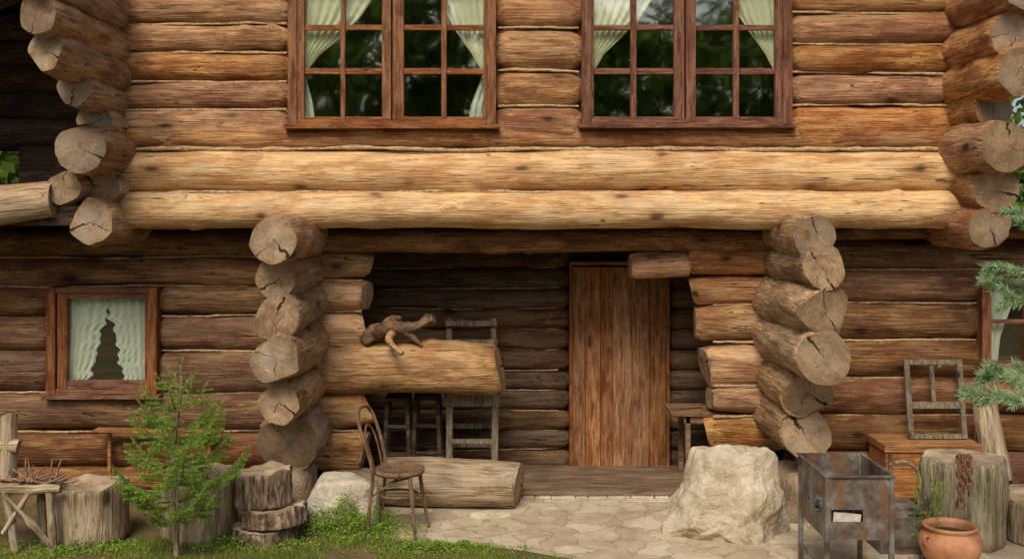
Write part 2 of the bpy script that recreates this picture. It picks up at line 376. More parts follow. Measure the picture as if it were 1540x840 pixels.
# ================================================================= CABIN
cabin=empty('log_cabin')
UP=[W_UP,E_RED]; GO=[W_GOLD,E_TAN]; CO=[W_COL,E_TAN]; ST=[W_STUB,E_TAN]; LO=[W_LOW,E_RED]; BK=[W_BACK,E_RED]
tp=(.13,.62)
L=[-58,-10,35,78,121,163,224]; C=[-58,-12,42,106,160,224]; R=[-58,-28,18,65,110,157,222]
for lst,a,b,ta,tb in((L,168,437,None,tp),(C,741,879,tp,tp),(R,1186,1452,tp,None)):
    for i in range(len(lst)-1):
        hlog('wall_log',a,b,lst[i],lst[i+1],0,UP,cabin,depth=.14,over=1.05,t0=ta,t1=tb,rough=.05,hew=.5)
        if i: rope(a+8,b-8,lst[i],0,cabin)
for i,(a,b) in enumerate([(-155,-105),(-105,-58)]):
    hlog('wall_log',168,1452,a,b,0,UP,cabin,depth=.14)
hlog('wall_log',168,1450,186,226,-.0,[W_UP,E_RED],cabin,depth=.145,over=1.05,rough=.045)
rope(180,1446,224,-.02,cabin,r=.017,depth=.045)
hlog('beam_log',172,1450,226,290,-.07,GO,cabin,depth=.19,over=1.02,rough=.04,sq=2.1)
rope(180,1446,289,-.06,cabin,r=.013,depth=.05)
hlog('beam_log',176,1456,289,343,-.13,GO,cabin,depth=.17,over=1.03,rough=.042,sq=2.1)
m=MB(); Yc=.13
def block_box(px0,px1,py0,py1,Yf,th=.12): m.box((SX(px0,0),Yf,SZ(py1,0)),(SX(px1,0),Yf+th,SZ(py0,0)))
block_box(175,445,-150,340,Yc); block_box(738,882,-150,340,Yc+.002); block_box(1182,1450,-150,340,Yc)
block_box(445,738,-150,-35,Yc+.001); block_box(445,738,190,340,Yc+.001); block_box(882,1182,-150,-35,Yc+.001); block_box(882,1182,190,340,Yc+.001)
m.build('upper_wall_light_block',LIGHT_BLOCK,cabin)  # added dark boxes behind the facade logs, they block light
m=MB()
m.box((-3.3,.3,2.42),(3.8,4.4,2.5)); m.box((-3.3,4.4,2.42),(3.8,4.5,5.2)); m.box((-3.35,.3,2.5),(-3.28,4.4,5.2)); m.box((3.8,.3,2.5),(3.87,4.4,5.2))
m.box((-3.3,.3,5.15),(3.8,4.4,5.2)); m.box((.1,.3,2.5),(.2,2.0,5.15))
m.build('room_shell',ROOM,cabin)
m=MB()
vs=[(-4.2,-.6,5.22),(4.6,-.6,5.22),(4.6,2.3,7.0),(-4.2,2.3,7.0),(-4.2,5.2,5.22),(4.6,5.2,5.22)]
vs2=[(x,y,z+.08) for x,y,z in vs]
m.add(vs+vs2,[(0,3,2,1),(3,4,5,2),(6,7,8,9),(9,8,11,10),(0,1,7,6),(4,10,11,5),(0,6,9,3),(3,9,10,4),(1,2,8,7),(2,5,11,8)])
m.build('roof',W_DARK,cabin)

def xlog(px,py,rpx,X,mats,back=1.4,name='corner_log',**k):
    d=X*FPX/(px-770); Y=d-9; z=CAMZ+(320-py)*d/FPX; r=rpx*d/FPX
    k.setdefault('rough',.06); k.setdefault('hew',random.choice((.2,.6,.9)))
    return make_log(name,(X,back,z+random.uniform(-.01,.01)),(X+random.uniform(-.01,.01),Y,z),r*random.uniform(1.0,1.06),r*1.03,mats,cabin,**k)
for px,py,r in[(40,-95,31),(42,-40,31),(52,22,32),(68,78,32),(112,135,28),(142,183,27),(118,222,38),(150,280,29),(138,335,36)]:
    xlog(px,py,r,-3.4,CO,back=3.5,skew=.08)
for px,py,r in[(1545,-80,36),(1540,-20,36),(1528,48,36),(1532,108,38),(1492,165,33),(1515,217,44),(1495,287,33),(1490,343,36)]:
    xlog(px,py,r,3.86,[W_UP,E_TAN],back=3.5,skew=.08)
for px,py,r in[(411,361,38),(420,419,34),(414,479,37),(412,541,40),(420,605,35),(434,666,46)]:
    xlog(px,py,r,-1.83,CO,skew=.12)
for px,py,r in[(1229,355,35),(1238,405,33),(1237,468,42),(1238,537,41),(1214,593,37),(1212,652,39)]:
    xlog(px,py,r,2.38,CO,skew=.12)
LWY=.45
W0=-350
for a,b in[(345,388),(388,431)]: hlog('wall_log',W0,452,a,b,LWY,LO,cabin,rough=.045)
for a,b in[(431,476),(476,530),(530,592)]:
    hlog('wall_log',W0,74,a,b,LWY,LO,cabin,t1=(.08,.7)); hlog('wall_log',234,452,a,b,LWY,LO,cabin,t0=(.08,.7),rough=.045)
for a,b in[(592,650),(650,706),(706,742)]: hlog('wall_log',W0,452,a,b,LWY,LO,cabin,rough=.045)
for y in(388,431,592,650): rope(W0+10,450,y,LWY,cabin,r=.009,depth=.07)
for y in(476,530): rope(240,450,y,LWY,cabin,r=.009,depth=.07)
for a,b,e in[(374,421,553),(421,470,549),(470,526,545),(590,650,548),(650,712,546)]:
    hlog('wall_stub_log',440,e,a,b,.42,ST,cabin,t1=(.03,.9),skew=.12,depth=.17,rough=.055,hew=.8)
for y in(421,470,590,650): rope(470,542,y,.42,cabin,r=.011,depth=.08)
hlog('porch_rail_log',440,752,519,596,.34,[W_STUB,E_TAN],cabin,depth=.21,skew=.1,rough=.055,t1=(.05,.9),hew=.6)
for a,b,s_ in[(412,459,1044),(459,515,1050),(515,582,1064),(583,627,1072),(628,684,1070)]:
    hlog('wall_stub_log',s_,1178,a,b,.42,ST,cabin,t0=(.03,.9),skew=.12,depth=.17,rough=.055,hew=.8)
for y in(459,515,583,628): rope(1075,1150,y,.42,cabin,r=.012,depth=.08)
hlog('porch_header_log',452,1190,342,379,.30,[W_LOW,E_TAN],cabin,depth=.17)
hlog('bracket_log',1036,1178,364,412,.36,[W_UP,E_TAN],cabin,depth=.16)
hlog('bracket_log',950,1040,380,419,.33,[W_STUB,E_TAN],cabin,depth=.14,skew=.05,t0=(.02,.92),hew=.9)
RX=1950
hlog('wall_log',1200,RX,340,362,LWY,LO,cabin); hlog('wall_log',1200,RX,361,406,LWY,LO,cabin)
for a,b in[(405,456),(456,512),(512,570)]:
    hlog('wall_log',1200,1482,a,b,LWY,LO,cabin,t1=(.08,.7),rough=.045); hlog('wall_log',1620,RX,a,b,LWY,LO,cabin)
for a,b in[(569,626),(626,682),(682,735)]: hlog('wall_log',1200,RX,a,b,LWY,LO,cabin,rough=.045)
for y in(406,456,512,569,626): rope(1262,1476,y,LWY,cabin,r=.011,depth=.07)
m=MB()
def lc(px0,px1,py0,py1,y0=LWY+.14,y1=LWY+.26): m.box((SX(px0,LWY),y0,max(0,SZ(py1,LWY))),(SX(px1,LWY),y1,SZ(py0,LWY)))
lc(W0,82,330,780); lc(82,228,330,442); lc(82,228,585,780); lc(228,470,330,780)
lc(1185,1488,330,780); lc(1488,1610,330,425); lc(1488,1610,540,780); lc(1610,RX,330,780)
m.build('lower_wall_light_block',LIGHT_BLOCK,cabin)  # same added light-blocking boxes behind the lower logs
m=MB()
m.box((-6.8,-.02,2.39),(8,4.5,2.42))
m.box((-6.8,4.5,0),(8,4.6,2.42)); m.box((-6.8,.7,0),(-6.7,4.5,2.42)); m.box((7.9,.7,0),(8,4.5,2.42)); m.box((-2.0,1.4,0),(-1.9,4.5,2.4)); m.box((2.4,1.4,0),(2.5,4.5,2.4))
m.build('lower_room_shell',ROOM,cabin)
BY=1.3
y=372; rows=[]
while y<712:
    h=random.uniform(29,33); rows.append((y,y+h)); y+=h
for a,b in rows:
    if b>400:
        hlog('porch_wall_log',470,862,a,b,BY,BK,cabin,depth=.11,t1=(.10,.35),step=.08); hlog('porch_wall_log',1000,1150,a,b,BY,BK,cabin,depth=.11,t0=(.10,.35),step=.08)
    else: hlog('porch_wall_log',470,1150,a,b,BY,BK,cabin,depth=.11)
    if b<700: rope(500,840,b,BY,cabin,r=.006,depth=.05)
m=MB(); m.box((-2,BY+.11,0),(2.5,BY+.2,2.4)); m.build('porch_wall_light_block',LIGHT_BLOCK,cabin)  # added box behind the porch logs to block light
door=empty('door'); door.parent=cabin
xs=[861,880,903,921,950,976,1001]; 
for i in range(6):
    m=MB(); m.box((SX(xs[i],BY)+.002,BY-.035+random.uniform(-.004,.004),SZ(700,BY)),(SX(xs[i+1],BY)-.002,BY+.02,SZ(401,BY))); m.build('door_board',W_DOOR,door,bevel=.004)
m=MB()
m.box((SX(856,BY),BY-.06,SZ(703,BY)),(SX(861,BY),BY+.05,SZ(398,BY))); m.box((SX(1001,BY),BY-.06,SZ(703,BY)),(SX(1006,BY),BY+.05,SZ(398,BY))); 
m.build('door_jambs',W_FRAMEZ,door,bevel=.003)
m=MB(); m.box((SX(856,BY),BY-.06,SZ(398,BY)),(SX(1006,BY),BY+.05,SZ(393,BY))); m.box((SX(850,BY),BY-.12,.05),(SX(1012,BY),BY+.02,SZ(700,BY)))
m.build('door_lintel',W_FRAME,door,bevel=.003)
m=MB(); hx,hz=SX(886,BY),SZ(512,BY)
m.box((hx-.012,BY-.045,hz-.05),(hx+.012,BY-.038,hz+.05)); m.tube([(hx,BY-.04,hz+.03),(hx,BY-.08,hz+.02),(hx,BY-.08,hz-.03),(hx,BY-.04,hz-.04)],.006,8)
m.build('door_handle',W_DARK,door)
m=MB(); y0=.34
while y0<BY+.1:
    y1=y0+.16; m.box((-1.85,y0,.02),(2.3,y1-.005,.06+random.uniform(-.003,.003))); y0=y1
m.build('porch_floor_boards',W_FLOOR,cabin,bevel=.004)
m=MB(); m.box((-1.9,.37,-.05),(2.4,.5,.019)); 
x=-1.6
while x<2.2:
    w=random.uniform(.08,.22); m.box((x,.30,-.03),(x+w-.008,.37,.018),j=.004); x+=w
x=-1.6
while x<2.2:
    w=random.uniform(.08,.2); m.box((x,.22,-.03),(x+w-.008,.297,.006),j=.003); x+=w
m.build('step_stones',STONE,cabin,bevel=.006)
m=MB(); m.box((-6.8,.5,-.1),(-1.9,.72,.12)); m.box((2.4,.5,-.1),(8,.72,.12)); m.build('foundation',STONE2,cabin)

def rockmesh(name,c,sx,sy,sz,mat,parent=None,seed=0,taper=.8,sub=5,amp=.09,box=3.2,cuts=6,lean=0,cmin=.82):
    import bmesh
    bm=bmesh.new(); bmesh.ops.create_icosphere(bm,subdivisions=sub,radius=1); rnd=random.Random(seed)
    pl=[(V((rnd.gauss(0,1),rnd.gauss(0,1),rnd.gauss(0,.7))).normalized(),rnd.uniform(cmin,1.0)) for _ in range(cuts)]
    for v in bm.verts:
        p=v.co.copy(); e=(abs(p.x)**box+abs(p.y)**box+abs(p.z)**box)**(1/box); p=p/e
        for nn,dd in pl:
            k=p.dot(nn)
            if k>dd: p-=nn*(k-dd)*.9
        f=amp*(noise.fractal(p*1.3+V((seed*3.1,0,0)),1,2,6)); p*=1+f
        s_=1+(taper-1)*(p.z*.5+.5)
        v.co=V((p.x*sx*s_+lean*(p.z+1),p.y*sy*s_,p.z*sz))
    me=bpy.data.meshes.new(name); bm.to_mesh(me); bm.free(); me.materials.append(mat)
    me.polygons.foreach_set('use_smooth',[True]*len(me.polygons))
    o=bpy.data.objects.new(name,me); o.location=c; scene.collection.objects.link(o); o.rotation_euler=(0,0,rnd.uniform(-.15,.15))
    if parent:o.parent=parent
    return o
rockmesh('footing_stone',(-1.83,-.1,.17),.21,.34,.24,STONE2,cabin,3,sub=4)
rockmesh('footing_stone',(2.36,-.05,.14),.24,.42,.26,STONE2,cabin,5,sub=4)
rockmesh('footing_stone',(1.98,.35,.2),.3,.22,.24,STONE2,cabin,6,sub=4)
rockmesh('footing_stone',(-1.4,.5,.1),.35,.16,.13,STONE2,cabin,8,sub=4)

def pane_window(name,pxs,pys,Y,outer,muls):
    w=empty(name); w.parent=cabin
    x0,y0,x1,y1=outer
    mh=MB(); mv=MB(); F=Y
    cw=14
    mv.box((SX(x0,Y),F-.045,SZ(y1,Y)),(SX(x0+cw,Y),F+.14,SZ(y0,Y))); mv.box((SX(x1-cw,Y),F-.045,SZ(y1,Y)),(SX(x1,Y),F+.14,SZ(y0,Y)))
    mh.box((SX(x0+cw,Y)+.001,F-.043,SZ(y1,Y)),(SX(x1-cw,Y)-.001,F+.14,SZ(y1-8,Y))); mh.box((SX(x0+cw,Y)+.001,F-.043,SZ(y0+8,Y)),(SX(x1-cw,Y)-.001,F+.14,SZ(y0,Y)))
    mh.box((SX(x0-5,Y),F-.075,SZ(y1+6,Y)),(SX(x1+5,Y),F+.1,SZ(y1,Y)-.001))
    for a,b in muls:
        mv.box((SX(a,Y),F-.03,SZ(y1-8,Y)+.001),(SX(b,Y)-.002,F+.03,SZ(y0+8,Y)-.001))
    for (a,b) in pxs:
        ylo=pys[-1][1]; yhi=pys[0][0]
        mh.box((SX(a,Y),F-.026,SZ(y1-8,Y)+.001),(SX(b,Y),F+.028,SZ(ylo,Y))); mh.box((SX(a,Y),F-.026,SZ(yhi,Y)),(SX(b,Y),F+.028,SZ(y0+8,Y)-.001))
        for i in range(len(pys)-1):
            mh.box((SX(a,Y),F-.018,SZ(pys[i+1][0],Y)),(SX(b,Y),F+.02,SZ(pys[i][1],Y)))
    mv.build('window_stiles',W_FRAMEZ,w,bevel=.004); mh.build('window_rails',W_FRAME,w,bevel=.004)
    g=MB()
    for i,(a,b) in enumerate(pxs):
        for j,(c,d) in enumerate(pys):
            t_=random.uniform(-.0035,.0035); u_=random.uniform(-.003,.003)
            X0,X1,Z0,Z1=SX(a,Y)-.004,SX(b,Y)+.004,SZ(d,Y)-.004,SZ(c,Y)+.004
            g.add([(X0,F+.004-t_,Z0),(X1,F+.004+t_,Z0),(X1,F+.004+t_+u_,Z1),(X0,F+.004-t_+u_,Z1)],[(0,1,2,3)])
    g.build('window_glass',GLASS,w)
    return w
def curtain(parent,edgeL,edgeR,pyt,pyb,Y,mat,folds=7,amp=.014,nu=40,nv=40):
    m=MB(); vs=[]
    for j in range(nv+1):
        t=j/nv; py=pyt+(pyb-pyt)*t; a=edgeL(t);b=edgeR(t)
        for i in range(nu+1):
            u=i/nu; px=a+(b-a)*u
            wd=abs(b-a)
            yy=Y+amp*math.sin(u*folds*6.283+noise.noise(V((u*3,t*2,1)))*2)*min(1,wd/30)+.010*noise.noise(V((u*6,t*5,3)))
            vs.append((SX(px,Y),yy,SZ(py,Y)))
    n=nu+1
    m.add(vs,[(j*n+i,j*n+i+1,(j+1)*n+i+1,(j+1)*n+i) for j in range(nv) for i in range(nu)],0,True)
    m.build('curtain',mat,parent)
P3=[(-22,38),(46,103),(112,176)]
CY=.055
w=pane_window('casement_window',[(459,513),(520,575),(608,664),(672,727)],P3,-.01,(434,-32,746,188),[(448,459),(513,520),(575,589),(591,608),(664,672),(727,732)])
IN=lambda lst:(lambda t: float(np.interp(t,[i/(len(lst)-1) for i in range(len(lst))],lst)))
curtain(w,IN([452,452,452,452]),IN([568,560,542,515,480,458]),-30,112,CY,CURT)
curtain(w,IN([452,450,450,450]),IN([458,462,466,470,472,474]),108,185,CY,CURT2,folds=2)
curtain(w,IN([660,664,674,690,710,727]),IN([738,738,738,738]),-30,110,CY,CURT)
curtain(w,IN([728,722,716,710,706,704]),IN([738,738,738,738]),106,185,CY,CURT2,folds=3)
w=pane_window('casement_window',[(893,948),(957,1013),(1046,1102),(1111,1165)],P3,-.01,(875,-32,1190,187),[(889,893),(948,957),(1013,1029),(1031,1046),(1102,1111),(1165,1176)])
curtain(w,IN([884,884,884,884]),IN([992,982,964,938,908,892]),-30,110,CY,CURT)
curtain(w,IN([1092,1100,1112,1130,1150,1165]),IN([1178,1178]),-30,108,CY,CURT)
w=pane_window('window',[(103,219)],[(448,571)],LWY-.01,(72,432,238,592),[(88,103),(219,228)])
def gapL(t): return float(np.interp(t,[0,.2,.3,.45,.6,.8,1],[163,163,158,151,148,140,132]))+8*noise.noise(V((t*14,2,0)))
def gapR(t): return float(np.interp(t,[0,.2,.3,.45,.6,.8,1],[163,163,168,175,176,182,188]))+8*noise.noise(V((t*14,8,0)))
curtain(w,IN([99,99]),gapL,444,578,LWY+.055,CURT2,folds=5,amp=.010,nv=80)
curtain(w,gapR,IN([223,223]),444,578,LWY+.055,CURT2,folds=5,amp=.010,nv=80)
w=pane_window('window.001',[(1488,1540),(1548,1598)],[(426,480),(486,542)],LWY-.01,(1474,412,1614,552),[(1486,1488),(1540,1548),(1598,1600)])
curtain(w,IN([1486,1486]),IN([1530,1520,1505,1500]),420,548,LWY+.06,CURT2,folds=3)

for z0,rr in((3.26,.15),(3.52,.14),(3.77,.14),(4.02,.14),(4.27,.14)):
    make_log('gallery_log',(-8,1.2,z0),(-3.3,1.2,z0),rr,rr,[W_DARK,E_RED],cabin,step=.12)
m=MB(); m.box((-4.68,1.1,2.42),(-3.4,1.25,3.2)); m.box((-8,1.1,2.42),(-4.66,1.24,2.78))
m.box((-8,1.3,3.1),(-3.4,1.4,4.5))
m.beam((-6.6,-.9,4.0),(-3.45,-.1,4.9),.9,.1,0); m.beam((-6.6,.6,4.0),(-3.45,.6,4.9),2.2,.08,0)
m.box((-8,-.35,2.40),(-3.5,1.2,2.46))
m.build('gallery_roof',W_DARK,cabin)
make_log('gallery_rail_log',S(-150,325,-.35),S(82,300,-.35),.18,.155,CO,cabin,hew=.5)
xlog(96,283,27,-3.62,CO,back=.3)
make_log('gallery_log',S(-60,20,-.6),S(60,-40,-.6),.12,.12,[W_DARK,E_RED],cabin)

m=MB(); m.tube([S(823,378,.9),S(824,430,.9),S(822,470,.9)],.004,6); m.tube([S(818,470,.9),S(826,474,.9),S(824,486,.9),S(818,484,.9)],.009,6)
m.build('hanging_cord',W_DARK)

# ================================================================= OBJECTS
m=MB(); a=S(143,646,.34); b=S(336,647,.34); m.beam(a,b,.14,.02); 
for px in(165,315):
    q=S(px,650,.4); m.beam(q,(q.x,.40,0),.03,.03)
m.build('wall_shelf_plank',W_UP,None,bevel=.004)

e=empty('fallen_log')
make_log('trunk',(SX(566,0),.14,.20),(SX(781,0),.07,.20),.195,.2,[W_GREY,E_TAN],e,skew=.10,rough=.05,n=40,hew=.25)
rockmesh('flat_stone',(SX(738,-.16),-.2,.0),.2,.09,.035,STONE,None,4,sub=4)

by=GY(818)+.34
rockmesh('boulder',(SX(1104,by-.25),by,.235),.50,.36,.41,STONE,None,33,taper=.74,sub=6,amp=.16,box=4.2,cuts=12,lean=.03,cmin=.9)
rockmesh('stone_block',(SX(513,-.5),-.38,.14),.285,.2,.235,mk_stone('white_stone',(.46,.39,.29),(.70,.63,.50)),None,14,taper=1.0,sub=5,amp=.07,box=11,cuts=5,cmin=1.0)

m=MB(); Y=.42
def sp(px,py,y=Y): return S(px,py,y)
p=smooth([sp(546,512),sp(562,500),sp(585,492,.36),sp(610,493),sp(632,488),sp(652,478,.4)]); m.tube(p,[r*.9 for r in lerpl([.055,.07,.06,.055,.035,.045],len(p))],12,0,wob=.35)
p=smooth([sp(590,498,.36),sp(585,512,.25),sp(605,532,.12)]); m.tube(p,lerpl([.04,.03,.022],len(p)),10,1,wob=.2)
p=smooth([sp(570,495),sp(588,480),sp(604,478)]); m.tube(p,lerpl([.04,.03,.015],len(p)),10,0,wob=.35)
p=smooth([sp(630,490),sp(640,478),sp(643,472)]); m.tube(p,lerpl([.03,.026,.018],len(p)),10,0,wob=.3)
p=smooth([sp(608,497),sp(622,508),sp(634,520)]); m.tube(p,lerpl([.035,.025,.015],len(p)),10,0,wob=.3)
m.build('driftwood',[mk_plain('driftwood_dark',(.05,.028,.018),(.26,.15,.08),14,.8,0,1),W_STUB])

def chair():
    Yc=-.66; cx=SX(600,Yc); sh=.485; e=empty('bentwood_chair',(cx,Yc,0)); e.rotation_euler=(0,0,math.radians(-13))
    m=MB(); R_=.195
    m.lathe([(0,.0),(.15,-.004),(.165,-.014),(R_,-.018),(R_+.006,-.004),(R_+.006,.012),(R_-.01,.02),(.17,.018),(.16,.006),(0,.008)],(0,0,sh),36)
    legs=[(.13,.12,.19,.17),(.13,-.12,.19,-.17)]
    for x,y,fx,fy in legs:
        p=smooth([(x,y,sh-.01),(x+.02,y*1.1,.3),(fx,fy,0)]); m.tube(p,lerpl([.017,.016,.012],len(p)),10)
    bt=.97
    pts=[(-.21,.16,0),(-.18,.15,.28),(-.165,.145,sh),(-.20,.165,.66),(-.26,.17,.84),(-.295,.12,.94),(-.305,0,bt),(-.295,-.12,.94),(-.26,-.17,.84),(-.20,-.165,.66),(-.165,-.145,sh),(-.18,-.15,.28),(-.21,-.16,0)]
    p=smooth(pts,7); m.tube(p,.0145,10)
    pts=[(-.17,.08,sh),(-.20,.095,.62),(-.245,.09,.76),(-.265,0,.83),(-.245,-.09,.76),(-.20,-.095,.62),(-.17,-.08,sh)]
    m.tube(smooth(pts,6),.009,8)
    ring=[(.155*math.cos(a)-.005,.14*math.sin(a),.30) for a in np.linspace(0,2*math.pi,30)]
    m.tube(ring,.009,8)
    for s_ in(1,-1): m.tube(smooth([(-.18,s_*.15,.30),(0,s_*.135,.42),(.12,s_*.12,.46)],5),.008,8)
    m.build('chair_frame',W_CHAIR,e)
chair()

def rack():
    m=MB(); Y=.98
    for px in(675,743): m.beam(S(px,699,Y),S(px-1 if px>700 else px+1,478,Y+.16),.055,.03,up=(0,1,0))
    for py in(486,514,560,640,668): m.beam(S(670,py,Y+.1),S(748,py,Y+.1),.02,.05)
    m.build('wooden_ladder',W_OLD,None,bevel=.004)
    m=MB(); Y=.72
    m.box((SX(666,Y),Y,SZ(611,Y)),(SX(752,Y),Y+.2,SZ(592,Y))); 
    for px in(671,740): m.box((SX(px,Y),Y+.02,.06),(SX(px+9,Y),Y+.06,SZ(611,Y)-.001)); m.box((SX(px,Y),Y+.14,.06),(SX(px+9,Y),Y+.18,SZ(611,Y)-.001))
    m.box((SX(680,Y),Y+.03,SZ(668,Y)),(SX(740,Y),Y+.05,SZ(661,Y)))
    m.build('wooden_stool',W_OLD,None,bevel=.004)
rack()
def barstool(px0,px1,Y,top,name):
    m=MB(); x0,x1=SX(px0,Y),SX(px1,Y); zt=SZ(top,Y)
    m.box((x0-.02,Y-.02,zt-.03),(x1+.02,Y+.3,zt))
    for x,dx in((x0,-.03),(x1,.03)):
        for y in(Y,Y+.28): m.beam((x+dx,y,.06),(x,y,zt-.03),.035,.035)
    m.beam((x0,Y,.3),(x1,Y,.3),.03,.03); m.beam((x0,Y,.55),(x1,Y,.55),.03,.03); m.beam((x0,Y+.28,.3),(x1,Y+.28,.3),.03,.03)
    m.build(name,W_DARK,None,bevel=.003)
barstool(582,612,.72,598,'bar_stool'); barstool(625,658,.76,596,'bar_stool')
m=MB(); Y=.55; zt=SZ(621,Y)
m.box((SX(1010,Y),Y,zt-.03),(SX(1085,Y),Y+.5,zt)); m.box((SX(1030,Y),Y+.03,zt-.1),(SX(1085,Y),Y+.06,zt-.032))
for x in(1032,1078):
    for y in(Y+.03,Y+.42): m.box((SX(x,Y),y,.06),(SX(x,Y)+.045,y+.045,zt-.031))
m.build('side_table',W_TABLE,None,bevel=.004)
m=MB(); q=(SX(1045,.75),.75,zt)
m.tube([(q[0]-.12,.75,zt+.012),(q[0]+.1,.8,zt+.02)],.012,8); m.box((q[0]+.06,.7,zt+.001),(q[0]+.14,.78,zt+.03)); m.build('hand_tool',CHAINM)

def stump(name,px0,px1,ptop,pbase,barky=False,seed=1,Y=None,z0=0.0,n=96,mats=None,tilt=(0,0),flare=.04,sh=.02):
    Yf=GY(pbase) if Y is None else Y
    r=(px1-px0)/2*(9+Yf)/FPX; r=(px1-px0)/2*(9+Yf+r)/FPX; cy=Yf+r; cx=SX((px0+px1)/2,cy)
    H=SZ(ptop,Yf+r*.2)-z0; m=MB(); vs=[]; N=18
    for i in range(N+1):
        t=i/N
        for k in range(n):
            th=6.2832*k/n; c,s_=math.cos(th),math.sin(th)
            f=1+.06*noise.noise(V((c*1.1+seed,s_*1.1,t*.7)))*2+flare*(1-t)**3
            if barky: 
                f+=.08*noise.noise(V((c*7+seed*3,s_*7,t*1.3)))+.06*noise.noise(V((c*16+seed,s_*16,t*3)))-.02
            else: f+=sh*noise.noise(V((c*9+seed,s_*9,t*1.5)))+sh*1.5*noise.noise(V((c*3+seed,s_*3,t*2)))
            if i in(0,N): f*=.95
            vs.append((c*r*f,s_*r*f,H*t+ (.03*noise.noise(V((c*2,s_*2,seed))) if i>=N-1 else 0)))
    m.add(vs,[(i*n+k,i*n+(k+1)%n,(i+1)*n+(k+1)%n,(i+1)*n+k) for i in range(N) for k in range(n)],0,True)
    top=vs[-n:]; cc=(0,0,H)
    mid=[(x*.5,y*.5,z*.5+H*.5+.004*noise.noise(V((x*20,y*20,seed)))) for x,y,z in top]
    m.add(top+mid+[cc],[(k,(k+1)%n,n+(k+1)%n,n+k) for k in range(n)]+[(n+k,n+(k+1)%n,2*n) for k in range(n)],1,False)
    o=m.build(name,mats or [BARK if barky else W_GREYZ,CUT]); o.location=(cx,cy,z0); o.rotation_euler=(tilt[0],tilt[1],random.uniform(0,6)); return o
stump('tree_stump',82,191,737,826,seed=2)
stump('tree_stump',246,356,718,820,seed=5)
e=empty('stacked_log_slices')
Ys=GY(826)
for i,(a,b,pt,zz) in enumerate([(350,450,800,0.0),(362,462,771,None),(354,440,714,None)]):
    if zz is None: zz=zprev
    o=stump('log_slice',a,b,pt,0,True,seed=9+i*4,Y=Ys+(.0,.0,.04)[i],z0=zz,flare=.0,tilt=((0,.035,-.03)[i],(0,-.04,.045)[i])); o.parent=e
    zprev=SZ(pt,Ys+.05)+.012
stump('chopping_block',1390,1508,697,868,False,seed=31,Y=-1.15,sh=.05,mats=[wood('block_wood',(.46,.39,.26),(.29,.24,.15),(.12,.092,.055),ga=.6,grey=(.32,.32,.22),axis=2),CUT])
stump('tree_stump',1512,1630,760,830,seed=41)

e=empty('leaning_post'); make_log('post',S(1500,728,-.05),S(1480,598,.15),.125,.10,[W_GREY,E_TAN],e,rough=.09,skew=.1)
e=empty('log_pile'); make_log('log',S(1496,752,-.3),S(1700,752,-.3),.11,.11,[W_GREY,E_TAN],e); make_log('log',S(1530,775,-.6),S(1720,780,-.6),.1,.1,[W_GREY,E_TAN],e)

def chest():
    e=empty('wooden_chest'); x0,x1=SX(1332,0),SX(1476,0)
    zb,zt=.06,SZ(668,0)
    m=MB(); m.box((x0,0,zb),(x1,.42,zt-.07)); m.build('chest_body',W_CHEST,e,bevel=.006)
    m=MB(); m.box((x0-.012,-.014,zt-.066),(x1+.012,.43,zt)); m.build('chest_lid',W_CHEST,e,bevel=.006)
    m=MB()
    for x in(x0+.02,x1-.05): m.box((x,-.02,zb+.0),(x+.03,-.001,zt-.075))
    m.box((x0-.004,-.012,zb),(x1+.004,-.002,zb+.035))
    xm=(x0+x1)/2; m.box((xm-.03,-.024,zt-.12),(xm+.03,-.001,zt-.03))
    m.build('chest_fittings',W_TABLE,e,bevel=.002)
    m=MB(); 
    for y in(.05,.33): m.box((x0+.03,y,0),(x1-.03,y+.07,zb-.001))
    m.build('chest_skids',W_DARK,e)
chest()
def oldframe():
    m=MB(); zt=SZ(668,0)
    b0=V((SX(1365,.22),.20,zt+.005)); b1=V((SX(1453,.22),.20,zt+.005)); H=SZ(541,.38)-zt
    up=V((0.02,.17,H)).normalized(); HH=V((0,.17,H)).length; ex=(b1-b0).normalized(); W=(b1-b0).length
    def P(u,v): return b0+ex*u+up*v
    nr=ex.cross(up)
    def bar(u0,v0,u1,v1,w,mi=0): m.beam(P(u0,v0),P(u1,v1),w,.035,mi,up=tuple(nr))
    bar(.022,0,.022,HH,.045); bar(W-.022,0,W-.022,HH,.045); bar(.046,.022,W-.046,.022,.045); bar(.046,HH-.022,W-.046,HH-.022,.045)
    bar(.046,HH*.42,W-.046,HH*.42,.06); bar(W*.47,HH*.42+.032,W*.47,HH-.046,.035); bar(W*.6,HH*.6+.2,W*.6,HH-.046,.03)
    m.build('old_window_frame',W_OLD,None,bevel=.003)
oldframe()

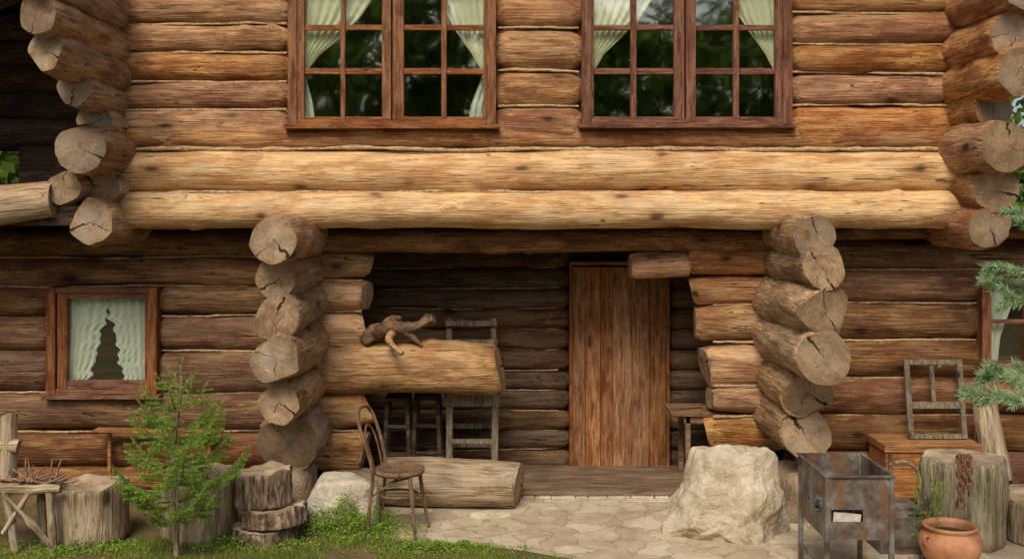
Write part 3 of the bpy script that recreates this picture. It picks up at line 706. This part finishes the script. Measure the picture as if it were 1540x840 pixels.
def grill():
    e=empty('charcoal_grill'); X0,X1,Y0,Y1,zb,zt=2.07,2.50,-2.0,-1.36,.35,.765; t=.006
    m=MB()
    def wall(ax,fixed,a0,a1,holes):
        us=sorted({a0,a1}|{h[0] for h in holes}|{h[1] for h in holes}); zs=sorted({zb,zt}|{h[2] for h in holes}|{h[3] for h in holes})
        for i in range(len(us)-1):
            for j in range(len(zs)-1):
                uc=(us[i]+us[i+1])/2; zc=(zs[j]+zs[j+1])/2
                if any(h[0]<uc<h[1] and h[2]<zc<h[3] for h in holes): continue
                if ax=='x': m.box((us[i],fixed,zs[j]),(us[i+1],fixed+t,zs[j+1]))
                else: m.box((fixed,us[i],zs[j]),(fixed+t,us[i+1],zs[j+1]))
    fh=[(X0+.03,X0+.24,zb+.12,zb+.20)]
    wall('x',Y0,X0,X1,fh); wall('x',Y1,X0+.001,X1-.001,[])
    sh=[(Y0+.08,Y0+.26,zb+.14,zb+.25),(Y0+.36,Y0+.54,zb+.14,zb+.25)]
    wall('y',X0-t,Y0,Y1,sh); wall('y',X1,Y0,Y1,sh)
    m.box((X0,Y0+t,zb+.06),(X1,Y1,zb+.066))
    for a,b in(((X0-.02,Y0-.02,zt),(X1+.02,Y0+.006,zt+.01)),((X0-.02,Y1,zt),(X1+.02,Y1+.02,zt+.01)),((X0-.02,Y0+.007,zt),(X0,Y1-.001,zt+.01)),((X1,Y0+.007,zt),(X1+.02,Y1-.001,zt+.01))): m.box(a,b)
    for x in(X0-.012,X1-.018):
        for y in(Y0-.012,Y1-.018): m.box((x,y,-.0),(x+.03,y+.03,zt-.002))
    m.box((X0+.02,Y0+.01,.14),(X1-.02,Y0+.02,.17)); m.box((X0-.02,Y0+.02,.14),(X0-.01,Y1-.02,.17))
    m.box((X1+.02,Y0+.1,zb+.12),(X1+.14,Y0+.14,zb+.135))
    m.build('grill_body',RUST,e)
    m=MB()
    for i in range(90):
        p=V((random.uniform(X0+.03,X1-.03),random.uniform(Y0+.1,Y1-.04),zb+.09+random.uniform(0,.07))); s_=random.uniform(.015,.035)
        m.box(p-V((s_,s_,s_)),p+V((s_,s_,s_)),0,rot=Quaternion((random.random(),random.random(),random.random(),random.random())).normalized().to_matrix(),j=s_*.3)
    m.build('charcoal',mk_plain('ash_coal',(.03,.03,.03),(.30,.28,.26),20,.95),e)
    m=MB(); m.box((X0+.05,Y0+.02,zb+.07),(X0+.23,Y0+.035,zb+.17),rot=Matrix.Rotation(.1,3,'Y')); m.build('paper_sheet',mk_plain('white_paper',(.42,.37,.29),(.66,.60,.50),20),e)  # sheet of white paper behind the front hole
grill()
m=MB(); x0,x1=SX(1324,-1.2),SX(1392,-1.2)
m.box((x0,-1.2,0),(x1,-.85,.29)); m.box((x0-.012,-1.212,.291),(x1+.012,-.84,.31)); m.box((x0+.03,-1.206,.05),(x1-.03,-1.2005,.24)); m.build('rusty_metal_box',RUST,None,bevel=.004)

m=MB(); Yp=-1.45; c=(SX(1429,Yp),Yp,0); k=(SX(1475,Yp)-SX(1429,Yp))
prof=[(0,0),(.52*k,0),(.6*k,.01),(.85*k,.07),(k,.15),(1.0*k,.185),(.92*k,.225),(.8*k,.25),(.78*k,.262),(.86*k,.275),(.88*k,.29),(.80*k,.295),(.74*k,.28),(.7*k,.26),(.86*k,.2),(.85*k,.12),(.5*k,.03),(0,.02)]
m.lathe(prof,(0,0,0),48)
for s_ in(1,-1): m.tube(smooth([(s_*.9*k,0,.23),(s_*1.08*k,0,.235),(s_*1.08*k,0,.19),(s_*.98*k,0,.17)],4),.012,8)
m.lathe([(0,.225),(.8*k,.225)],(0,0,0),32,1)
o=m.build('clay_pot',[CLAY,SOIL]); o.location=c; o.rotation_euler=(0,0,.4)

def chain():
    m=MB(); Y=-1.25
    for dx,ln,oy in((0,758,0),(14,744,-.01),(6,732,-.03)):
        pts=smooth([S(1442+dx,691,-.92),S(1443+dx,686,-1.08),S(1443+dx,698,Y+oy),S(1444+dx,720,Y-.01+oy),S(1446+dx*.8,ln,Y-.02+oy)],14)
        acc=0;k=0
        for i in range(1,len(pts)):
            acc+=(pts[i]-pts[i-1]).length
            if acc>.046:
                acc=0;k+=1; t=(pts[i]-pts[i-1]).normalized(); a=t.cross(V((0,1,0))).normalized()
                if k%2: a=Quaternion(t,math.pi/2)@a
                a=Quaternion(t,.35)@a
                ring=[pts[i]+t*.036*math.cos(u)+a*.022*math.sin(u) for u in np.linspace(0,2*math.pi,15)]
                m.tube(ring,.0075,7)
    m.build('chain',CHAINM)
chain()
m=MB(); Y=-.9
p=smooth([S(1346,696,Y),S(1362,694,Y),S(1376,704,Y),S(1384,722,Y),S(1382,742,Y)],6); m.tube(p,lerpl([.018,.016,.013,.011,.009],len(p)),8)
p=[S(1382,742,Y),S(1380,800,Y)]; m.tube(p,.012,8)
m.build('sickle',mk_plain('sickle_wood',(.16,.09,.05),(.42,.27,.17),14))

def bench():
    e=empty('rustic_bench'); Y=-1.15
    make_log('back_post',S(12,722,Y+.12),S(14,624,Y+.16),.065,.06,[W_GREY,E_TAN],e,rough=.08,n=16,skew=.1)
    make_log('back_block',S(-30,668,Y+.13),S(28,672,Y+.13),.055,.05,[W_GREY,E_TAN],e,rough=.08,n=16)
    for i,(dy,pz) in enumerate(((0,738),(.1,734),(.2,731))):
        make_log('seat_pole',S(-80,pz,Y+dy),S(92,pz-3,Y+dy),.035,.03,[W_GREY,E_TAN],e,rough=.07,n=12)
    def pole(a,b,r=.03): make_log('leg',a,b,r,r*.9,[W_GREY,E_TAN],e,rough=.08,n=12)
    def G(px,Yy): return V((SX(px,Yy),Yy,0))
    pole(G(22,Y),S(8,738,Y)); pole(G(80,Y),S(74,738,Y),.032); pole(G(66,Y+.25),S(60,734,Y+.22))
    pole(S(5,742,Y-.03),S(78,822,Y-.03),.022); pole(S(44,738,Y-.01),S(4,800,Y-.01),.02)
    m=MB()
    for i in range(34):
        x=random.uniform(20,85); b=S(x,728+random.uniform(-6,4),Y+random.uniform(0,.2)); a=random.uniform(-.9,.9); l=random.uniform(.1,.28)
        if i%5==0: d=V((random.uniform(-.3,.3),0,1))
        else: d=V((math.cos(a)*random.choice((-1,1)),random.uniform(-.4,.4),abs(math.sin(a))*.5))
        q=b+d.normalized()*l*(.75 if i%5==0 else 1); mid=(b+q)/2+V([random.uniform(-.02,.02) for _ in range(3)])
        p=smooth([b,mid,q],4); m.tube(p,lerpl([.012,.009,.005],len(p)),6)
    m.build('twigs',mk_plain('twig_bark',(.12,.065,.04),(.36,.22,.14),20),e)
bench()

# ================================================================= VEGETATION
def tri_mesh(name,verts,nper,mat,parent=None):
    n=len(verts)//nper; me=bpy.data.meshes.new(name)
    me.vertices.add(len(verts)); me.vertices.foreach_set('co',np.asarray(verts,dtype=np.float32).ravel())
    me.loops.add(len(verts)); me.loops.foreach_set('vertex_index',np.arange(len(verts),dtype=np.int32))
    me.polygons.add(n); me.polygons.foreach_set('loop_start',np.arange(0,n*nper,nper,dtype=np.int32))
    me.materials.append(mat); me.update(calc_edges=True); me.validate()
    o=bpy.data.objects.new(name,me); scene.collection.objects.link(o)
    if parent:o.parent=parent
    return o
def norm(a): return a/np.maximum(np.linalg.norm(a,axis=-1,keepdims=True),1e-9)
def needles(segs,dens,ln,wd,fwd=.7):
    out=[]
    for p,q in segs:
        p=np.array(p);q=np.array(q);L_=np.linalg.norm(q-p); n=max(2,int(L_*dens)); d=(q-p)/max(L_,1e-6)
        t=RNG.random((n,1)); b=p+(q-p)*t; r=norm(RNG.normal(size=(n,3))); r=norm(r-(r@d)[:,None]*d)
        dr=norm(r+d*fwd+np.array([0,0,.15])); l=ln*RNG.uniform(.7,1.1,(n,1)); s_=norm(np.cross(dr,RNG.normal(size=(n,3))))*wd/2
        tri=np.stack([b-s_,b+s_,b+dr*l+s_*.2],axis=1); out.append(tri.reshape(-1,3))
    return np.concatenate(out)
def spruce():
    Yt=GY(836); x0=SX(265,Yt); e=empty('spruce_sapling',(x0,Yt,0)); H=1.42; segs=[]; m=MB(); rnd=random.Random(8)
    tr=smooth([(0,0,0),(.005,0,.4),(-.01,.0,.8),(.03,0,1.15),(.04,0,H)],6); m.tube(tr,lerpl([.02,.016,.012,.008,.003],len(tr)),8)
    def tp(z): return V((float(np.interp(z,[0,.4,.8,1.15,H],[0,.005,-.01,.03,.04])),0,z))
    z=.27
    while z<1.30:
        t=(z-.26)/1.04
        base=float(np.interp(z,[.26,.42,.6,.75,.9,1.05,1.2,1.3],[.36,.50,.60,.44,.34,.28,.17,.09]))
        nb=5 if t<.8 else 4; off=rnd.uniform(0,6)
        for i in range(nb):
            a=off+i*6.283/nb+rnd.uniform(-.4,.4); l=base*rnd.uniform(.55,1.15)
            zz=z+rnd.uniform(-.02,.02); p0=tp(zz); el=rnd.uniform(.05,.35)+.55*t
            d=V((math.cos(a),math.sin(a),0)); pos=lambda u: p0+d*l*u+V((0,0,l*(el*u-.16*math.sin(u*3.14)+.2*u*u)))
            pts=[pos(u) for u in np.linspace(0,1,7)]
            m.tube(pts,lerpl([.006,.003,.001],7),5,cap=False)
            for j in range(6): segs.append((pts[j],pts[j+1]))
            ns=max(2,int(l/.05))
            for j in range(1,ns):
                u=.2+.75*j/ns; b=pos(u)
                for s_ in(1,-1):
                    sd=(d*1.0+V((-d.y,d.x,0))*s_*rnd.uniform(.7,1.1)+V((0,0,rnd.uniform(-.05,.28)))).normalized(); sl=l*(1-u)*.5+.05*rnd.uniform(.6,1.3)
                    q=b+sd*sl; segs.append((b,q))
                    if sl>.12:
                        for s2 in(1,-1):
                            c_=b+sd*sl*.5; sd2=(sd+V((-sd.y,sd.x,.1))*s2*.8).normalized(); segs.append((c_,c_+sd2*sl*.4))
        z+=rnd.uniform(.10,.15)
    segs.append((tp(1.1),tp(H+.02)))
    m.build('trunk',BARK,e); tri_mesh('needles',needles(segs,850,.022,.0042),3,SPRUCE,e)
spruce()
def pine():
    X0,Y0=4.3,-2.4; e=empty('pine_tree',(X0,Y0,0)); rnd=random.Random(3); m=MB(); segs=[]
    m.tube([(0,0,0),(.02,0,2),(0,.05,4.2)],[.11,.08,.03],12)
    def branch(p0,tip,nt,l2,sprd=.8):
        p0=V(p0);tip=V(tip); pts=smooth([p0,(p0+tip)/2+V((0,0,-.06)),tip],6); m.tube(pts,lerpl([.018,.01,.004],len(pts)),6)
        n=len(pts)
        for j in range(n-1):
            if j>n*.35: segs.append((pts[j],pts[j+1]))
        for j in range(nt):
            u=rnd.uniform(.45,1.0); b=pts[min(n-1,int(u*(n-1)))]; d=(tip-p0).normalized(); sd=(d+V((rnd.uniform(-.5,.5),rnd.uniform(-.9,.9),rnd.uniform(-.7,.7)))*sprd).normalized()
            q=b+sd*l2*rnd.uniform(.5,1.1); m.tube([b,q],[.005,.003],5); segs.append((b,q))
    def T(px,py,Y): p=S(px,py,Y); return p-V((X0,Y0,0))
    branch((0,0,2.3),T(1524,316,-2.4),10,.13); branch((0,0,2.3),T(1530,336,-2.3),8,.13)
    branch((0,0,2.05),T(1490,400,-2.4),14,.17); branch((0,0,1.95),T(1500,424,-2.3),14,.17); branch((0,0,2.0),T(1512,448,-2.5),12,.15)
    branch((0,0,1.5),T(1464,594,-2.4),15,.17); branch((0,0,1.5),T(1478,566,-2.3),15,.18); branch((0,0,1.4),T(1494,600,-2.5),15,.17); branch((0,0,1.5),T(1496,556,-2.2),12,.17)
    for i in range(44):
        z=rnd.uniform(.9,4.1); a=rnd.uniform(-1.7,1.7); l=1.1*(1-z/5); branch((0,0,z),(math.cos(a)*l,math.sin(a)*l,z+.15),5,.2)
    m.build('trunk',BARK,e); tri_mesh('needles',needles(segs,1000,.06,.006,.9),3,PINE,e)
pine()

def grass():
    out=[]
    def bnd(x):
        return np.interp(x,[-6,-3.6,-1.9,-1.25,-1.0,-.85,-.2,.1,.4,.9,1.2],[-.6,-.9,-.75,-.35,-.5,-.85,-1.0,-1.12,-1.3,-1.6,-2.2])
    n=110000; x=RNG.uniform(-5,1.1,n); y=RNG.uniform(-2.6,-.3,n)
    w=.09*np.array([noise.noise(V((a*3,b*3,0))) for a,b in zip(x[:n],y[:n])])
    pat=np.array([noise.noise(V((a*2.1+5,b*3.1,2))) for a,b in zip(x,y)])
    keep=(y<bnd(x)+w)&(pat>-.12+RNG.uniform(-.18,.18,n)); x=x[keep];y=y[keep];pat=pat[keep]
    cl=np.exp(-((x+1.33)**2/.10+(y+.62)**2/.05))
    h=(.012+.028*RNG.random(len(x)))*(1+.6*pat)+cl*.07*RNG.random(len(x))
    b=np.stack([x,y,np.zeros_like(x)],1); a=RNG.uniform(0,6.28,len(x)); s_=np.stack([np.cos(a),np.sin(a),0*a],1)*.0028*(1+cl[:,None])
    tip=b+np.stack([RNG.normal(0,.4,len(x))*h,RNG.normal(0,.4,len(x))*h,h],1)
    out.append(np.stack([b-s_,b+s_,tip],1).reshape(-1,3))
    tri_mesh('grass',np.concatenate(out),3,GRASS)
grass()
def weeds(name,cx,cy,rx,ry,hmax,n,sz=.012,mat=WEED):
    u=RNG.normal(size=(n,2))*.5; x=cx+u[:,0]*rx; y=cy+u[:,1]*ry
    lump=np.array([noise.noise(V((a*7,b*7,3))) for a,b in zip(x,y)]); hh=hmax*np.exp(-(u**2).sum(1))*RNG.random(n)*(1+1.2*lump)
    hh=np.maximum(hh,0); c=np.stack([x,y,hh+.005],1); a=norm(RNG.normal(size=(n,3))*.8+np.array([0,-.2,1.2])); t=norm(np.cross(a,RNG.normal(size=(n,3)))); b=np.cross(a,t); s_=sz*RNG.uniform(.5,1.3,(n,1))
    q=np.stack([c-t*s_,c-b*s_*.5,c+t*s_,c+b*s_*.5],1).reshape(-1,3); tri_mesh(name,q,4,mat)
weeds('clover_patch',-1.3,-.62,.46,.24,.17,6500); weeds('clover_patch',-3.2,-1.1,.5,.2,.07,2000); weeds('clover_patch',-2.0,-1.0,.5,.15,.06,2500)
weeds('clover_patch',-.55,-1.1,.5,.12,.05,2000)
m=MB(); wp=[]; rnd=random.Random(2)
for i in range(9):
    b=V((SX(1378,-1.0)+rnd.uniform(-.1,.1),-1.28+rnd.uniform(-.04,.04),0)); t=b+V((rnd.uniform(-.12,.12),rnd.uniform(-.05,.02),rnd.uniform(.45,.7))); mid=(b+t)/2+V((rnd.uniform(-.03,.03),0,0)); p=smooth([b,mid,t],6); m.tube(p,.0025,5,cap=False)
    for j in range(40):
        q=p[rnd.randint(3,len(p)-1)]; c=np.array(q)+RNG.normal(0,.018,3); t_=norm(RNG.normal(size=3)); b_=norm(np.cross(t_,RNG.normal(size=3))); s_=.014*rnd.uniform(.5,1.2); wp+=[c-t_*s_,c-b_*s_*.4,c+t_*s_,c+b_*s_*.4]
e=empty('wild_weed_plant'); m.build('stems',WEED,e); tri_mesh('leaves',np.array(wp),4,WEED,e)

def treemesh(seed,H,R_,n):
    rng=np.random.default_rng(seed); cl=[]; 
    for i in range(80):
        t=rng.uniform(.06,1); rad=R_*math.sin(min(1,t*1.15)*2.6)*rng.uniform(.2,1)+.1; a=rng.uniform(0,6.28); cl.append((rad*math.cos(a),rad*math.sin(a),H*t,rng.uniform(.3,.85)))
    cl=np.array(cl); idx=rng.integers(0,len(cl),n); c=cl[idx,:3]+rng.normal(size=(n,3))*cl[idx,3:4]*.5
    a=norm(rng.normal(size=(n,3))); t=norm(np.cross(a,rng.normal(size=(n,3)))); b=np.cross(a,t); s_=rng.uniform(.09,.18,(n,1))
    return np.stack([c-t*s_,c-b*s_*.55,c+t*s_,c+b*s_*.55],1).reshape(-1,3)
forest=empty('forest_trees'); protos=[]
for i,(H,R_) in enumerate(((11,2.4),(13,2.6),(9.5,2.4))):
    o=tri_mesh('tree_crown',treemesh(50+i,H,R_,8500),4,LEAF,forest)
    mm=MB(); mm.tube([(0,0,0),(.1,0,H*.5),(0,.1,H*.92)],[.2,.13,.03],10)
    rr=random.Random(i)
    for j in range(14):
        z=H*rr.uniform(.2,.85); a=rr.uniform(0,6.28); l=R_*rr.uniform(.5,.9); mm.tube([(.05,0,z),(math.cos(a)*l,math.sin(a)*l,z+l*.4)],[.05,.015],6)
    tk=mm.build('tree_trunk',BARK,forest); protos.append((o,tk))
place=[(x,-25+random.uniform(-3,3)) for x in np.arange(-17,18,2.6)]+[(x,-33+random.uniform(-2,2)) for x in np.arange(-20,22,4)]+[(x,12+random.uniform(-2,3)) for x in np.arange(-22,-4,2.2)]+[(-11,6),(-9,8),(10,10),(14,8)]
for i,(x,y) in enumerate(place):
    o,tk=protos[i%3]; s_=random.uniform(.85,1.15); rz=random.uniform(0,6.28)
    for src in(o,tk):
        if i<3: c=src
        else: c=bpy.data.objects.new(src.name.split('.')[0],src.data); scene.collection.objects.link(c); c.parent=forest
        c.location=(x,y,-.1); c.rotation_euler=(0,0,rz); c.scale=(s_,s_,s_)

m=MB(); m.add([(-150,-150,-.004),(150,-150,-.004),(150,150,-.004),(-150,150,-.004)],[(0,1,2,3)]); m.build('ground',EARTH)
pp=[(-1.15,.34),(-1.15,-.55),(-.95,-.85),(-.2,-1.0),(.1,-1.12),(.4,-1.3),(.9,-1.6),(1.2,-3),(1.3,-7),(8,-7),(8,.5),(2.3,.5),(2.3,.34)]
m=MB(); m.add([(x,y,0.0) for x,y in pp],[tuple(range(len(pp)))]); m.build('stone_patio',PAVE)

# ================================================================= LIGHT, CAMERA
w=bpy.data.worlds.new('World'); scene.world=w; w.use_nodes=True; nt=w.node_tree; nt.nodes.clear()
EL,RO=math.radians(47),math.radians(193)
sky=nt.nodes.new('ShaderNodeTexSky'); sky.sky_type='NISHITA'; sky.sun_disc=False; sky.sun_elevation=EL; sky.sun_rotation=RO; sky.air_density=1.0; sky.dust_density=4.0; sky.ozone_density=.4
bg=nt.nodes.new('ShaderNodeBackground'); bg.inputs[1].default_value=.145
ow=nt.nodes.new('ShaderNodeOutputWorld'); nt.links.new(sky.outputs[0],bg.inputs[0]); nt.links.new(bg.outputs[0],ow.inputs[0])
sl=bpy.data.lights.new('sun','SUN'); sl.energy=2.25; sl.angle=math.radians(24); sl.color=(1,.93,.80)
so=bpy.data.objects.new('sun',sl); scene.collection.objects.link(so)
dirv=V((math.sin(RO)*math.cos(EL),math.cos(RO)*math.cos(EL),math.sin(EL)))
so.rotation_mode='QUATERNION'; so.rotation_quaternion=dirv.to_track_quat('Z','Y'); so.location=dirv*20
cd=bpy.data.cameras.new('camera'); cd.sensor_width=36; cd.lens=FPX/1540*36; cd.shift_y=-100/1540; cd.clip_end=500; cd.clip_start=.1
co=bpy.data.objects.new('camera',cd); co.location=(0,-9,CAMZ); co.rotation_euler=(math.pi/2,0,0); scene.collection.objects.link(co); scene.camera=co
scene.view_settings.view_transform='Standard'; scene.view_settings.look='None'; scene.view_settings.exposure=0
